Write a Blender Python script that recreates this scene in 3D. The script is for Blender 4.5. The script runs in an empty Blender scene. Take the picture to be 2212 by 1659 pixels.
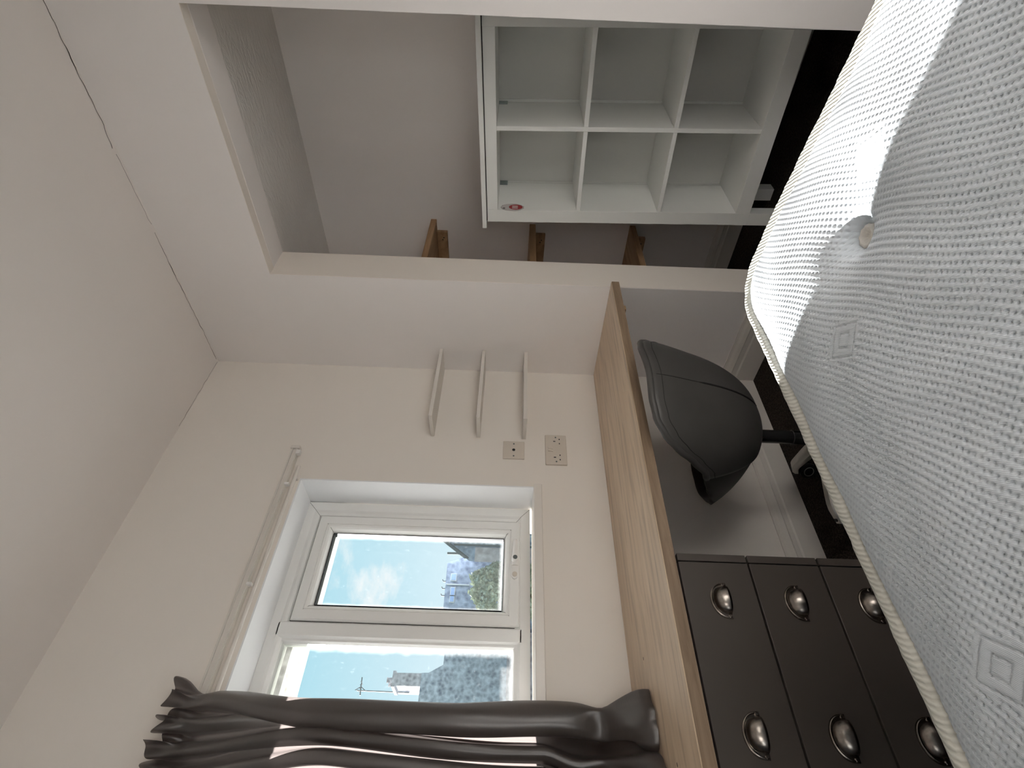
import bpy, bmesh, math, random
from mathutils import Vector, Matrix, noise
random.seed(7)
sc = bpy.context.scene
COL = sc.collection
R = math.radians

# ------------------------------------------------------------------ camera
cam_d = bpy.data.cameras.new('camera'); cam = bpy.data.objects.new('camera', cam_d); COL.objects.link(cam)
fwd = Vector((-0.709673, 0.70450143, -0.00647868)); rgt = Vector((0.7038744, 0.70937839, 0.0366487)); up = rgt.cross(fwd)
# the phone was held sideways: picture-right is the room's down, picture-up is the room's right
M = Matrix((-up, rgt, -fwd)).transposed().to_4x4(); M.translation = Vector((1.7314079, -1.79679619, 1.11557384))
cam.matrix_world = M
cam_d.sensor_fit = 'HORIZONTAL'; cam_d.sensor_width = 36.0; cam_d.lens = 36.0 * 1171.926 / 2212.0
cam_d.clip_start = 0.02; cam_d.clip_end = 400
sc.camera = cam

# ------------------------------------------------------------------ world, sun, exposure
SUN_E, SUN_EL, SKY_STR = 37.0, 15.5, 1.0
w = bpy.data.worlds.new('world'); sc.world = w; w.use_nodes = True
nt = w.node_tree; nt.nodes.clear()
N = nt.nodes.new; L = nt.links.new
tc = N('ShaderNodeTexCoord'); sx = N('ShaderNodeSeparateXYZ'); L(tc.outputs['Generated'], sx.inputs[0])
ramp = N('ShaderNodeValToRGB'); L(sx.outputs['Z'], ramp.inputs[0])
ramp.color_ramp.elements[0].position = 0.0; ramp.color_ramp.elements[0].color = (0.80, 0.93, 1.0, 1)
ramp.color_ramp.elements[1].position = 0.75; ramp.color_ramp.elements[1].color = (0.22, 0.50, 0.76, 1)
e = ramp.color_ramp.elements.new(0.32); e.color = (0.40, 0.74, 0.87, 1)
mp = N('ShaderNodeMapping'); mp.inputs['Scale'].default_value = (2.2, 2.2, 4.2); L(tc.outputs['Generated'], mp.inputs[0])
cn = N('ShaderNodeTexNoise'); cn.inputs['Scale'].default_value = 2.6; cn.inputs['Detail'].default_value = 7; cn.inputs['Roughness'].default_value = 0.6
L(mp.outputs[0], cn.inputs[0])
cr = N('ShaderNodeValToRGB'); cr.color_ramp.elements[0].position = 0.54; cr.color_ramp.elements[1].position = 0.70; L(cn.outputs[0], cr.inputs[0])
mx = N('ShaderNodeMixRGB'); mx.inputs[2].default_value = (1.0, 1.0, 1.0, 1); L(cr.outputs[0], mx.inputs[0]); L(ramp.outputs[0], mx.inputs[1])
bg = N('ShaderNodeBackground'); bg.inputs['Strength'].default_value = SKY_STR; L(mx.outputs[0], bg.inputs[0])
wo = N('ShaderNodeOutputWorld'); L(bg.outputs[0], wo.inputs[0])

sl = bpy.data.lights.new('sun', 'SUN'); so = bpy.data.objects.new('sun', sl); COL.objects.link(so)
sl.energy = SUN_E; sl.angle = R(0.6); sl.color = (1.0, 0.96, 0.93)
ce = math.cos(R(SUN_EL)); to_sun = Vector((-0.993 * ce, -0.118 * ce, math.sin(R(SUN_EL))))
so.rotation_euler = to_sun.to_track_quat('Z', 'Y').to_euler(); so.location = (-12, -3, 8)

sc.view_settings.view_transform = 'Standard'; sc.view_settings.look = 'None'
sc.view_settings.exposure = 0.0; sc.view_settings.gamma = 1.0; sc.view_settings.use_curve_mapping = False
sc.cycles.max_bounces = 12; sc.cycles.diffuse_bounces = 8; sc.cycles.transparent_max_bounces = 16
sc.cycles.sample_clamp_indirect = 8.0; sc.cycles.use_denoising = True

# ------------------------------------------------------------------ helpers
def tag(o, label=None, cat=None, group=None, kind=None):
    if label: o['label'] = label
    if cat: o['category'] = cat
    if group: o['group'] = group
    if kind: o['kind'] = kind
    return o
def empty(name, loc=(0, 0, 0), rot=(0, 0, 0)):
    o = bpy.data.objects.new(name, None); COL.objects.link(o); o.location = loc; o.rotation_euler = rot
    o.empty_display_size = 0.05
    return o
def root_loc(p):
    v = Vector((0, 0, 0))
    while p is not None:
        v += p.location; p = p.parent
    return v
def obj(name, bm, mat, parent=None, smooth=False, local=False, angle=None):
    """link the bmesh as one object; coordinates are world unless local=True"""
    if parent is not None and not local:
        off = root_loc(parent)
        for v in bm.verts: v.co -= off
    bmesh.ops.recalc_face_normals(bm, faces=bm.faces)
    me = bpy.data.meshes.new(name); bm.to_mesh(me); bm.free()
    if smooth:
        for p in me.polygons: p.use_smooth = True
        if angle: me.set_sharp_from_angle(angle=R(angle))
    if isinstance(mat, (list, tuple)):
        for m_ in mat: me.materials.append(m_)
    else: me.materials.append(mat)
    o = bpy.data.objects.new(name, me); COL.objects.link(o)
    if parent is not None: o.parent = parent
    return o
def box(bm, x0, x1, y0, y1, z0, z1, bev=0.0, seg=2):
    vs = [bm.verts.new((x, y, z)) for x in (x0, x1) for y in (y0, y1) for z in (z0, z1)]
    fs = [(0, 1, 3, 2), (4, 6, 7, 5), (0, 4, 5, 1), (2, 3, 7, 6), (0, 2, 6, 4), (1, 5, 7, 3)]
    faces = [bm.faces.new([vs[i] for i in f]) for f in fs]
    if bev > 0:
        ed = list({e for f in faces for e in f.edges})
        bmesh.ops.bevel(bm, geom=ed, offset=bev, segments=seg, affect='EDGES', profile=0.5)
    return vs
def nb(*boxes, bev=0.0):
    bm = bmesh.new()
    for b in boxes: box(bm, *b, bev=bev)
    return bm
def tube(bm, pts, rad, n=10, closed=False, cap=True):
    P = [Vector(p) for p in pts]; m = len(P); rings = []
    nprev = None
    for i in range(m):
        if closed: t = (P[(i + 1) % m] - P[i - 1])
        else: t = P[min(i + 1, m - 1)] - P[max(i - 1, 0)]
        t.normalize()
        if nprev is None:
            a = Vector((0, 0, 1)) if abs(t.z) < 0.9 else Vector((1, 0, 0))
            nv = (a - t * a.dot(t)).normalized()
        else: nv = (nprev - t * nprev.dot(t)).normalized()
        nprev = nv; bv = t.cross(nv)
        r = rad[i] if isinstance(rad, (list, tuple)) else rad
        rings.append([bm.verts.new(P[i] + (nv * math.cos(2 * math.pi * k / n) + bv * math.sin(2 * math.pi * k / n)) * r) for k in range(n)])
    for i in range(m if closed else m - 1):
        a, b = rings[i], rings[(i + 1) % m]
        for k in range(n): bm.faces.new((a[k], a[(k + 1) % n], b[(k + 1) % n], b[k]))
    if cap and not closed:
        bm.faces.new(rings[0][::-1]); bm.faces.new(rings[-1])
    return rings
def lathe(bm, prof, c, axis='Z', n=24, cap=True):
    rings = []
    for r, h in prof:
        ring = []
        for k in range(n):
            a = 2 * math.pi * k / n; u, v = r * math.cos(a), r * math.sin(a)
            p = {'Z': (u, v, h), 'X': (h, u, v), 'Y': (v, h, u)}[axis]
            ring.append(bm.verts.new((c[0] + p[0], c[1] + p[1], c[2] + p[2])))
        rings.append(ring)
    for a, b in zip(rings, rings[1:]):
        for k in range(n): bm.faces.new((a[k], a[(k + 1) % n], b[(k + 1) % n], b[k]))
    if cap:
        bm.faces.new(rings[0][::-1]); bm.faces.new(rings[-1])
def prism(bm, outline, fn0, fn1):
    a = [bm.verts.new(fn0(p)) for p in outline]; b = [bm.verts.new(fn1(p)) for p in outline]
    n = len(outline)
    for i in range(n): bm.faces.new((a[i], a[(i + 1) % n], b[(i + 1) % n], b[i]))
    bm.faces.new(a[::-1]); bm.faces.new(b)
def grid(bm, rows):
    V = [[bm.verts.new(p) for p in r] for r in rows]
    for i in range(len(V) - 1):
        for j in range(len(V[0]) - 1):
            bm.faces.new((V[i][j], V[i][j + 1], V[i + 1][j + 1], V[i + 1][j]))
    return V
def sstep(a, b, x):
    t = max(0.0, min(1.0, (x - a) / (b - a))); return t * t * (3 - 2 * t)

# ------------------------------------------------------------------ materials
class NG:
    def __init__(self, name):
        self.m = bpy.data.materials.new(name); self.m.use_nodes = True
        self.t = self.m.node_tree; self.t.nodes.clear()
        self.out = self.n('ShaderNodeOutputMaterial'); self.b = self.n('ShaderNodeBsdfPrincipled')
        self.l(self.b.outputs[0], self.out.inputs[0])
        self.tc = self.n('ShaderNodeTexCoord')
    def n(self, t, **k):
        o = self.t.nodes.new(t)
        for a, v in k.items(): setattr(o, a, v)
        return o
    def l(self, a, b): self.t.links.new(a, b)
    def mapped(self, scale=(1, 1, 1), rot=(0, 0, 0)):
        m = self.n('ShaderNodeMapping'); m.inputs['Scale'].default_value = scale; m.inputs['Rotation'].default_value = rot
        self.l(self.tc.outputs['Object'], m.inputs[0]); return m.outputs[0]
    def noise(self, scale, detail=4, rough=0.55, vec=None, dist=0.0):
        n = self.n('ShaderNodeTexNoise'); n.inputs['Scale'].default_value = scale; n.inputs['Detail'].default_value = detail
        n.inputs['Roughness'].default_value = rough; n.inputs['Distortion'].default_value = dist
        self.l(vec if vec is not None else self.tc.outputs['Object'], n.inputs[0]); return n.outputs[0]
    def ramp(self, fac, stops):
        r = self.n('ShaderNodeValToRGB'); els = r.color_ramp.elements
        while len(els) < len(stops): els.new(0.5)
        for e_, (p, c) in zip(els, stops):
            e_.position = p; e_.color = (c[0], c[1], c[2], 1) if not isinstance(c, (int, float)) else (c, c, c, 1)
        self.l(fac, r.inputs[0]); return r.outputs[0]
    def mix(self, f, a, b, mode='MIX'):
        m = self.n('ShaderNodeMixRGB', blend_type=mode)
        for i, v in enumerate((f, a, b)):
            if isinstance(v, (int, float)): m.inputs[i].default_value = v if i == 0 else (v, v, v, 1)
            elif isinstance(v, tuple): m.inputs[i].default_value = (*v, 1)
            else: self.l(v, m.inputs[i])
        return m.outputs[0]
    def math(self, op, a, b=None, c=None):
        m = self.n('ShaderNodeMath', operation=op)
        for i, v in enumerate((a, b, c)):
            if v is None: continue
            if isinstance(v, (int, float)): m.inputs[i].default_value = v
            else: self.l(v, m.inputs[i])
        return m.outputs[0]
    def bump(self, h, strength=0.3, dist=0.002):
        b = self.n('ShaderNodeBump'); b.inputs['Strength'].default_value = strength; b.inputs['Distance'].default_value = dist
        self.l(h, b.inputs['Height']); self.l(b.outputs[0], self.b.inputs['Normal']); return b.outputs[0]
    def col(self, c):
        if isinstance(c, tuple): self.b.inputs['Base Color'].default_value = (*c, 1)
        else: self.l(c, self.b.inputs['Base Color'])
        return self
    def set(self, **k):
        for a, v in k.items(): self.b.inputs[a.replace('_', ' ')].default_value = v
        return self
def paint(name, c, rough=0.75, var=0.04, bscale=160, bstr=0.12, spec=0.3):
    g = NG(name); g.set(Roughness=rough, Specular_IOR_Level=spec)
    n1 = g.noise(1.7, 4)
    lo = tuple(x * (1 - var) for x in c); hi = tuple(min(1, x * (1 + var)) for x in c)
    g.col(g.ramp(n1, [(0.3, lo), (0.7, hi)]))
    g.bump(g.noise(bscale, 3), bstr, 0.001)
    return g.m
def plain(name, c, rough=0.5, metal=0.0, spec=0.5, var=0.05, scale=12, bstr=0.0):
    g = NG(name); g.set(Roughness=rough, Metallic=metal, Specular_IOR_Level=spec)
    n1 = g.noise(scale, 4)
    g.col(g.ramp(n1, [(0.3, tuple(x * (1 - var) for x in c)), (0.7, tuple(min(1, x * (1 + var)) for x in c))]))
    if bstr: g.bump(g.noise(scale * 20, 2), bstr, 0.0006)
    return g.m

def wall_paint(name, c, scuff=True):
    """matt emulsion with roller stipple and a few faint scuffs"""
    g = NG(name); g.set(Roughness=0.72, Specular_IOR_Level=0.25)
    base = g.ramp(g.noise(1.3, 4), [(0.3, tuple(x * 0.965 for x in c)), (0.7, c)])
    if scuff:
        sm = g.noise(7, 5, 0.65, g.mapped((1, 1, 2.2)))
        base = g.mix(g.ramp(sm, [(0.66, 0.0), (0.85, 0.14)]), base, tuple(x * 0.62 for x in c))
    g.col(base); g.bump(g.noise(140, 3), 0.16, 0.001)
    return g.m
M_wall = wall_paint('emulsion_wall', (0.82, 0.775, 0.72))
M_wall_f = wall_paint('emulsion_partition', (0.87, 0.835, 0.815))
M_jamb = wall_paint('emulsion_jamb', (0.86, 0.80, 0.735))
M_reveal = wall_paint('emulsion_reveal', (0.85, 0.865, 0.88), False)
M_ceil = wall_paint('emulsion_ceiling', (0.81, 0.765, 0.73), False)
g = NG('brushed_plaster'); g.set(Roughness=0.5, Specular_IOR_Level=0.4)
g.col(g.ramp(g.noise(3, 3), [(0.3, (0.68, 0.66, 0.63)), (0.7, (0.76, 0.74, 0.71))]))
sw = g.noise(9, 3, 0.6, g.mapped((1.0, 3.2, 1), (0, 0, 0.7)), 2.4)
g.bump(sw, 0.9, 0.006); M_plaster = g.m
M_darkwall = paint('dark_bounce_absorber', (0.20, 0.21, 0.235), 0.8)  # for the unseen near wall, darkened to cut bounce light
M_gloss = paint('white_gloss_woodwork', (0.74, 0.70, 0.65), 0.32, 0.03, 60, 0.05, 0.5)
M_upvc = paint('upvc', (0.83, 0.83, 0.81), 0.28, 0.02, 20, 0.02, 0.5)
M_joint = plain('joint_shadow', (0.25, 0.25, 0.24), 0.6)
M_plate = paint('socket_plastic', (0.63, 0.57, 0.50), 0.4, 0.02, 20, 0.0, 0.5)
M_black = plain('black_void', (0.012, 0.011, 0.011), 0.6)
M_rubber = plain('black_gasket', (0.02, 0.02, 0.022), 0.5)
M_white_lam = paint('white_laminate', (0.79, 0.80, 0.775), 0.38, 0.02, 40, 0.02, 0.45)
M_backboard = paint('grey_white_board', (0.68, 0.68, 0.65), 0.55, 0.04, 40, 0.03, 0.3)
M_shelf_w = paint('white_melamine', (0.70, 0.665, 0.615), 0.45, 0.02, 40, 0.02, 0.45)
M_crack = plain('crack_shadow', (0.03, 0.026, 0.022), 0.9)

g = NG('oak_worktop'); g.set(Roughness=0.36, Specular_IOR_Level=0.5)
v = g.mapped((15, 1.1, 15))
n1 = g.noise(1.0, 6, 0.62, v, 1.3); n2 = g.noise(3.2, 5, 0.6, v, 0.3)
base = g.ramp(n1, [(0.22, (0.50, 0.37, 0.25)), (0.5, (0.62, 0.475, 0.335)), (0.76, (0.71, 0.565, 0.415))])
base = g.mix(g.ramp(n2, [(0.34, 0.42), (0.52, 0.0)]), base, (0.20, 0.125, 0.07))
kn = g.noise(6.5, 2, 0.5, g.mapped((1.6, 0.7, 1)))
base = g.mix(g.ramp(kn, [(0.74, 0.0), (0.80, 0.75)]), base, (0.10, 0.06, 0.035))
g.col(base); g.bump(n2, 0.12, 0.001); M_oak = g.m
g = NG('raw_pine'); g.set(Roughness=0.6, Specular_IOR_Level=0.3)
n1 = g.noise(1.0, 5, 0.6, g.mapped((30, 3, 30)), 0.6)
g.col(g.ramp(n1, [(0.3, (0.26, 0.15, 0.075)), (0.7, (0.46, 0.30, 0.17))])); g.bump(n1, 0.15, 0.001); M_pine = g.m
M_drawer = plain('taupe_drawer_foil', (0.098, 0.083, 0.073), 0.42, 0.0, 0.4, 0.03, 3)
M_carcass = plain('dark_carcass', (0.018, 0.013, 0.010), 0.7)
g = NG('antique_pewter'); g.set(Metallic=1.0, Roughness=0.27)
g.col(g.ramp(g.noise(60, 4), [(0.3, (0.24, 0.21, 0.185)), (0.7, (0.44, 0.40, 0.36))])); g.bump(g.noise(150, 3), 0.06, 0.0006); M_pewter = g.m
M_screw = plain('screw_metal', (0.55, 0.53, 0.50), 0.3, 1.0)

g = NG('grey_leatherette'); g.set(Roughness=0.46, Specular_IOR_Level=0.45)
vo = g.n('ShaderNodeTexVoronoi'); vo.inputs['Scale'].default_value = 420; g.l(g.tc.outputs['Object'], vo.inputs[0])
g.col(g.ramp(g.noise(5, 3), [(0.3, (0.060, 0.057, 0.054)), (0.7, (0.078, 0.075, 0.071))])); g.bump(vo.outputs[0], 0.12, 0.0006); M_leather = g.m
g = NG('shaded_leatherette'); g.set(Roughness=0.5, Specular_IOR_Level=0.3)
vo = g.n('ShaderNodeTexVoronoi'); vo.inputs['Scale'].default_value = 420; g.l(g.tc.outputs['Object'], vo.inputs[0])
g.col((0.012, 0.0115, 0.011)); g.bump(vo.outputs[0], 0.12, 0.0006); M_leather_shade = g.m  # same leatherette as the back, with the seat's shade put into the colour
M_stitch = plain('seam_shadow', (0.012, 0.011, 0.011), 0.7)
M_gas = plain('black_gas_lift', (0.015, 0.015, 0.016), 0.25, 0.0, 0.6)
M_alu = plain('brushed_aluminium', (0.62, 0.60, 0.56), 0.36, 0.85, 0.5, 0.04, 30)
M_caster = plain('black_caster_nylon', (0.010, 0.010, 0.010), 0.45)
M_ring = plain('grey_caster_ring', (0.30, 0.30, 0.28), 0.4)

g = NG('charcoal_carpet'); g.set(Roughness=1.0, Specular_IOR_Level=0.05)
a = g.noise(330, 3, 0.7); b_ = g.noise(110, 3, 0.6)
c1 = g.ramp(a, [(0.38, (0.016, 0.013, 0.011)), (0.55, (0.075, 0.060, 0.052)), (0.72, (0.26, 0.215, 0.185))])
g.col(g.mix(g.ramp(b_, [(0.40, 0.75), (0.60, 0.0)]), c1, (0.012, 0.010, 0.009)))
g.bump(a, 1.0, 0.006); M_carpet = g.m

# mattress ticking: knitted cover with a lattice of dents and lozenge motifs
g = NG('mattress_ticking'); g.set(Roughness=0.85, Specular_IOR_Level=0.2)
TUFTS = [(1.410, -1.208)]
MOTIFS = [(1.493, -1.174), (1.335, -1.314), (1.298, -1.652), (1.60, -1.48)]
tw = g.n('ShaderNodeTexWave', wave_type='BANDS', bands_direction='DIAGONAL'); tw.inputs['Scale'].default_value = 330; tw.inputs['Distortion'].default_value = 1.0
g.l(g.tc.outputs['Object'], tw.inputs[0])
g.col(g.ramp(g.noise(40, 3), [(0.3, (0.62, 0.665, 0.71)), (0.7, (0.655, 0.695, 0.735))]))
g.bump(tw.outputs[1], 0.35, 0.0004); M_tick = g.m
g = NG('mattress_tape'); g.set(Roughness=0.7, Specular_IOR_Level=0.3)
wt = g.n('ShaderNodeTexWave', wave_type='BANDS', bands_direction='DIAGONAL'); wt.inputs['Scale'].default_value = 95; wt.inputs['Distortion'].default_value = 1.5
g.l(g.tc.outputs['Object'], wt.inputs[0])
g.col(g.ramp(wt.outputs[1], [(0.2, (0.60, 0.59, 0.52)), (0.8, (0.70, 0.69, 0.62))])); g.bump(wt.outputs[1], 0.7, 0.0015); M_tape = g.m
M_button = paint('felt_button', (0.74, 0.71, 0.66), 0.9, 0.08, 300, 0.5, 0.1)
M_divan = plain('grey_divan_fabric', (0.20, 0.20, 0.21), 0.95, 0.0, 0.1, 0.08, 200, 0.3)

# curtain satin: dark face plus a little translucency
g = NG('taupe_satin'); g.set(Roughness=0.36, Specular_IOR_Level=0.85)
sl_ = g.noise(1.0, 3, 0.6, g.mapped((40, 40, 700)))
g.col(g.ramp(sl_, [(0.3, (0.032, 0.028, 0.0255)), (0.7, (0.044, 0.039, 0.036))])); g.bump(sl_, 0.15, 0.0006)
tr = g.n('ShaderNodeBsdfTranslucent'); tr.inputs[0].default_value = (0.105, 0.088, 0.084, 1)
ad = g.n('ShaderNodeAddShader'); g.l(g.b.outputs[0], ad.inputs[0]); g.l(tr.outputs[0], ad.inputs[1]); g.l(ad.outputs[0], g.out.inputs[0]); M_curtain = g.m

# dirty window glass, with an edge glare haze mixed into the shader
g = NG('dirty_hazed_glass')
tp = g.n('ShaderNodeBsdfTransparent'); tp.inputs[0].default_value = (0.97, 0.985, 0.985, 1)
gl = g.n('ShaderNodeBsdfGlossy'); gl.inputs['Roughness'].default_value = 0.02
fr = g.n('ShaderNodeFresnel'); fr.inputs[0].default_value = 1.45
m1 = g.n('ShaderNodeMixShader'); g.l(fr.outputs[0], m1.inputs[0]); g.l(tp.outputs[0], m1.inputs[1]); g.l(gl.outputs[0], m1.inputs[2])
df = g.n('ShaderNodeBsdfTranslucent'); df.inputs[0].default_value = (0.85, 0.87, 0.88, 1)
ge = g.n('ShaderNodeSeparateXYZ'); g.l(g.tc.outputs['Generated'], ge.inputs[0])
def edge(o):  # distance to the nearer side of the pane, 0..0.5
    return g.math('SUBTRACT', 0.5, g.math('ABSOLUTE', g.math('SUBTRACT', o, 0.5)))
ed = g.math('MINIMUM', edge(ge.outputs['Y']), g.math('MULTIPLY', edge(ge.outputs['Z']), 2.2))
edge_haze = g.ramp(g.math('ADD', ed, g.math('MULTIPLY', g.noise(30, 4), 0.05)), [(0.02, 0.10), (0.10, 0.004)])  # pale glare painted round the pane's edge
spk = g.ramp(g.noise(75, 3, 0.6, g.mapped((1, 1, 0.7))), [(0.64, 0.0), (0.74, 0.02)])
m2 = g.n('ShaderNodeMixShader'); g.l(g.math('ADD', edge_haze, spk), m2.inputs[0]); g.l(m1.outputs[0], m2.inputs[1]); g.l(df.outputs[0], m2.inputs[2])
g.l(m2.outputs[0], g.out.inputs[0]); M_glass = g.m

def speckle(name, c0, c1, scale, rough=0.9):
    g = NG(name); g.set(Roughness=rough, Specular_IOR_Level=0.1)
    vo = g.n('ShaderNodeTexVoronoi'); vo.inputs['Scale'].default_value = scale; g.l(g.tc.outputs['Object'], vo.inputs[0])
    nn = g.noise(scale * 0.8, 3)
    g.col(g.mix(0.5, g.ramp(vo.outputs[0], [(0.1, c0), (0.7, c1)]), g.ramp(nn, [(0.35, c0), (0.65, c1)])))
    return g.m
M_stone = speckle('far_flint_stone', (0.13, 0.16, 0.21), (0.72, 0.75, 0.79), 4.2)
M_brick = speckle('far_brick', (0.30, 0.22, 0.22), (0.72, 0.62, 0.61), 4.0)
M_pinkrender = speckle('far_pink_render', (0.42, 0.31, 0.30), (0.80, 0.68, 0.66), 3.0)
M_slate = speckle('far_blue_slate', (0.17, 0.20, 0.28), (0.56, 0.62, 0.72), 3.6)
M_farglass = plain('far_window_blue', (0.42, 0.58, 0.88), 0.3, 0.0, 0.6)
M_chim = speckle('far_chimney_brick', (0.20, 0.17, 0.18), (0.72, 0.66, 0.66), 5.0)
M_leaf = speckle('far_foliage', (0.17, 0.21, 0.15), (0.62, 0.65, 0.52), 9.0)
M_bark = plain('far_bark', (0.10, 0.085, 0.07), 0.9)
M_roughrender = speckle('rough_exterior_render', (0.42, 0.41, 0.40), (0.88, 0.87, 0.85), 34)
M_grass = speckle('far_ground', (0.12, 0.14, 0.09), (0.26, 0.27, 0.20), 3.0)
M_pipe = plain('far_dark_pipe', (0.10, 0.12, 0.12), 0.6)
M_white = paint('white_plastic', (0.80, 0.79, 0.77), 0.35, 0.02, 20, 0.0, 0.5)

# ------------------------------------------------------------------ room shell
H, AL, AR, AT, AZ, BK = 2.447, 0.486, 1.378, 0.163, 2.074, 0.662
XR, YN = 2.18, -3.6
WY0, WY1, WZ0, WZ1 = -1.65, -0.623, 1.006, 1.888
def struct(name, bm, m, parent=None, **k):
    o = obj(name, bm, m, parent, **k)
    if parent is None: o['kind'] = 'structure'
    return o
struct('floor', nb((-0.35, XR + 0.2, YN - 0.2, BK + 0.2, -0.08, 0.0)), M_carpet)
struct('ceiling', nb((-0.35, XR + 0.2, YN - 0.2, AT, H, H + 0.1)), M_ceil)
struct('ceiling_alcove', nb((-0.35, XR + 0.2, AT, BK + 0.2, AZ, AZ + 0.1)), M_plaster)
W3Y0, W3Y1, W3Z0, W3Z1 = -2.56, -2.03, 0.95, 1.95          # unseen window added to the left wall to bring in more daylight
wl = struct('wall_left', nb((-0.35, 0, W3Y1, BK + 0.2, -0.08, WZ0 - 0.03), (-0.35, 0, W3Y1, BK + 0.2, WZ1, H), (-0.35, 0, W3Y0, W3Y1, -0.08, W3Z0), (-0.35, 0, W3Y0, W3Y1, W3Z1, H), (-0.35, 0, YN - 0.2, W3Y0, -0.08, H),
                             (-0.35, 0, W3Y1, WY0, WZ0 - 0.03, WZ1), (-0.35, 0, WY1, BK + 0.2, WZ0 - 0.03, WZ1)), M_wall)
# plastered lining of the window reveal (jambs and head)
struct('reveal_lining', nb((-0.152, 0.0005, WY1 - 0.004, WY1 + 0.001, WZ0, WZ1), (-0.152, 0.0005, WY0 - 0.001, WY0 + 0.004, WZ0, WZ1),
                           (-0.152, 0.0005, WY0, WY1, WZ1 - 0.004, WZ1 + 0.001)), M_reveal, wl)
struct('exterior_lintel', nb((-0.42, -0.235, WY0 - 0.1, WY1 + 0.1, 1.818, 1.93)), M_roughrender, wl)
struct('wall_front', nb((0, AL, 0, AT, 0, H), (AR, XR + 0.2, 0, AT, 0, H), (AL, AR, 0, AT, AZ, H)), M_wall_f)
wf = bpy.data.objects['wall_front']
# painted jamb face of the opening and its slim corner bead
struct('jamb_face', nb((AL, AL + 0.0015, 0.002, AT, 0, AZ)), M_jamb, wf)
bm = bmesh.new(); tube(bm, [(AR, 0.045, AZ), (AL + 0.04, 0.045, AZ)], 0.0035, 6); struct('corner_bead', bm, M_ceil, wf)
bm = nb((AL, AR, 0.001, 0.045, AZ - 0.0015, AZ)); struct('soffit_skim', bm, M_jamb, wf)
struct('wall_back', nb((0.0, XR + 0.2, BK, BK + 0.15, 0, AZ)), M_wall_f)
struct('wall_alcove_right', nb((1.42, 1.5, AT, BK, 0, AZ)), M_wall)
struct('wall_right', nb((XR, XR + 0.15, YN, 0, 0, H)), M_wall_f)
struct('wall_near', nb((-0.35, XR + 0.15, YN - 0.15, YN, 0, H)), M_darkwall)  # out of view, its dark colour added to dim this end

# fillet where the alcove ceiling meets its back wall
# hairline cracks round the ceiling
def crack(pts, wd, parent):
    bm = bmesh.new(); P = []
    for (x0, y0), (x1, y1) in zip(pts, pts[1:]):
        n = max(2, int(math.hypot(x1 - x0, y1 - y0) / 0.012))
        for i in range(n):
            t = i / n; P.append((x0 + (x1 - x0) * t, y0 + (y1 - y0) * t))
    P.append(pts[-1]); rows = []
    along_x = abs(pts[0][0] - pts[-1][0]) > abs(pts[0][1] - pts[-1][1])
    for i, (x, y) in enumerate(P):
        j = (noise.noise(Vector((x * 30, y * 30, 1))) * 0.005); wl_ = wd * (0.45 + 0.9 * abs(noise.noise(Vector((x * 11, y * 11, 5)))))
        if along_x: rows.append([(x, y + j - 0.004 - wl_, H - 0.0007), (x, y + j - 0.004 + wl_, H - 0.0007)])
        else: rows.append([(x + j + 0.004 - wl_, y, H - 0.0007), (x + j + 0.004 + wl_, y, H - 0.0007)])
    grid(bm, rows); struct('crack', bm, M_crack, parent)
ce_ = bpy.data.objects['ceiling']
crack([(1.75, -0.002), (1.37, -0.002), (1.167, -0.004), (1.04, -0.002), (0.97, -0.016)], 0.0022, ce_)
crack([(0.95, -0.008), (0.82, -0.006), (0.69, -0.004)], 0.0012, ce_)
crack([(0.66, -0.005), (0.58, -0.008), (0.37, -0.007), (0.18, -0.003), (0.02, -0.004)], 0.0018, ce_)
crack([(0.002, -0.01), (0.002, -0.20), (0.002, -0.395)], 0.0012, ce_)

# skirting boards
def skirting(name, p0, p1, nrm, hgt, m=M_gloss):
    prof = [(0, 0), (.018, 0), (.018, hgt * .55), (.0145, hgt * .60), (.0145, hgt * .72), (.0165, hgt * .76), (.012, hgt * .86), (.006, hgt * .93), (.005, hgt), (0, hgt)]
    bm = bmesh.new(); n = Vector(nrm)
    prism(bm, prof, lambda q: Vector(p0) + n * q[0] + Vector((0, 0, q[1])), lambda q: Vector(p1) + n * q[0] + Vector((0, 0, q[1])))
    return struct(name, bm, m)
skirting('baseboard_left', (0, 0, 0), (0, YN, 0), (1, 0, 0), 0.132)
skirting('baseboard_front', (0.018, 0, 0), (AL, 0, 0), (0, -1, 0), 0.15)
skirting('baseboard_back', (0, BK, 0), (1.42, BK, 0), (0, -1, 0), 0.115)

# ------------------------------------------------------------------ window
win = empty('window_1', (-0.15, -1.13, WZ0)); win['kind'] = 'structure'
def mitred(bm, y0, y1, z0, z1, prof):
    rings = []
    for (cy, cz, sy, sz) in ((y0, z0, 1, 1), (y1, z0, -1, 1), (y1, z1, -1, -1), (y0, z1, 1, -1)):
        rings.append([bm.verts.new((x, cy + sy * d, cz + sz * d)) for d, x in prof])
    n = len(prof)
    for i in range(4):
        a, b = rings[i], rings[(i + 1) % 4]
        for k in range(n): bm.faces.new((a[k], a[(k + 1) % n], b[(k + 1) % n], b[k]))
FY0, FY1, FZ0, FZ1 = -1.64, -0.629, 1.012, 1.887
bm = bmesh.new()
mitred(bm, FY0, FY1, FZ0, FZ1, [(0, -.215), (0, -.15), (.034, -.15), (.042, -.156), (.052, -.160), (.056, -.166), (.058, -.215)])
obj('outer_frame', bm, M_upvc, win)
bm = bmesh.new()
pr = [(-1.148, -.215), (-1.148, -.166), (-1.142, -.158), (-1.136, -.150), (-1.096, -.150), (-1.090, -.158), (-1.086, -.166), (-1.086, -.215)]
prism(bm, pr, lambda q: (q[1], q[0], FZ0 + .03), lambda q: (q[1], q[0], FZ1 - .03)); obj('mullion', bm, M_upvc, win)
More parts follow.
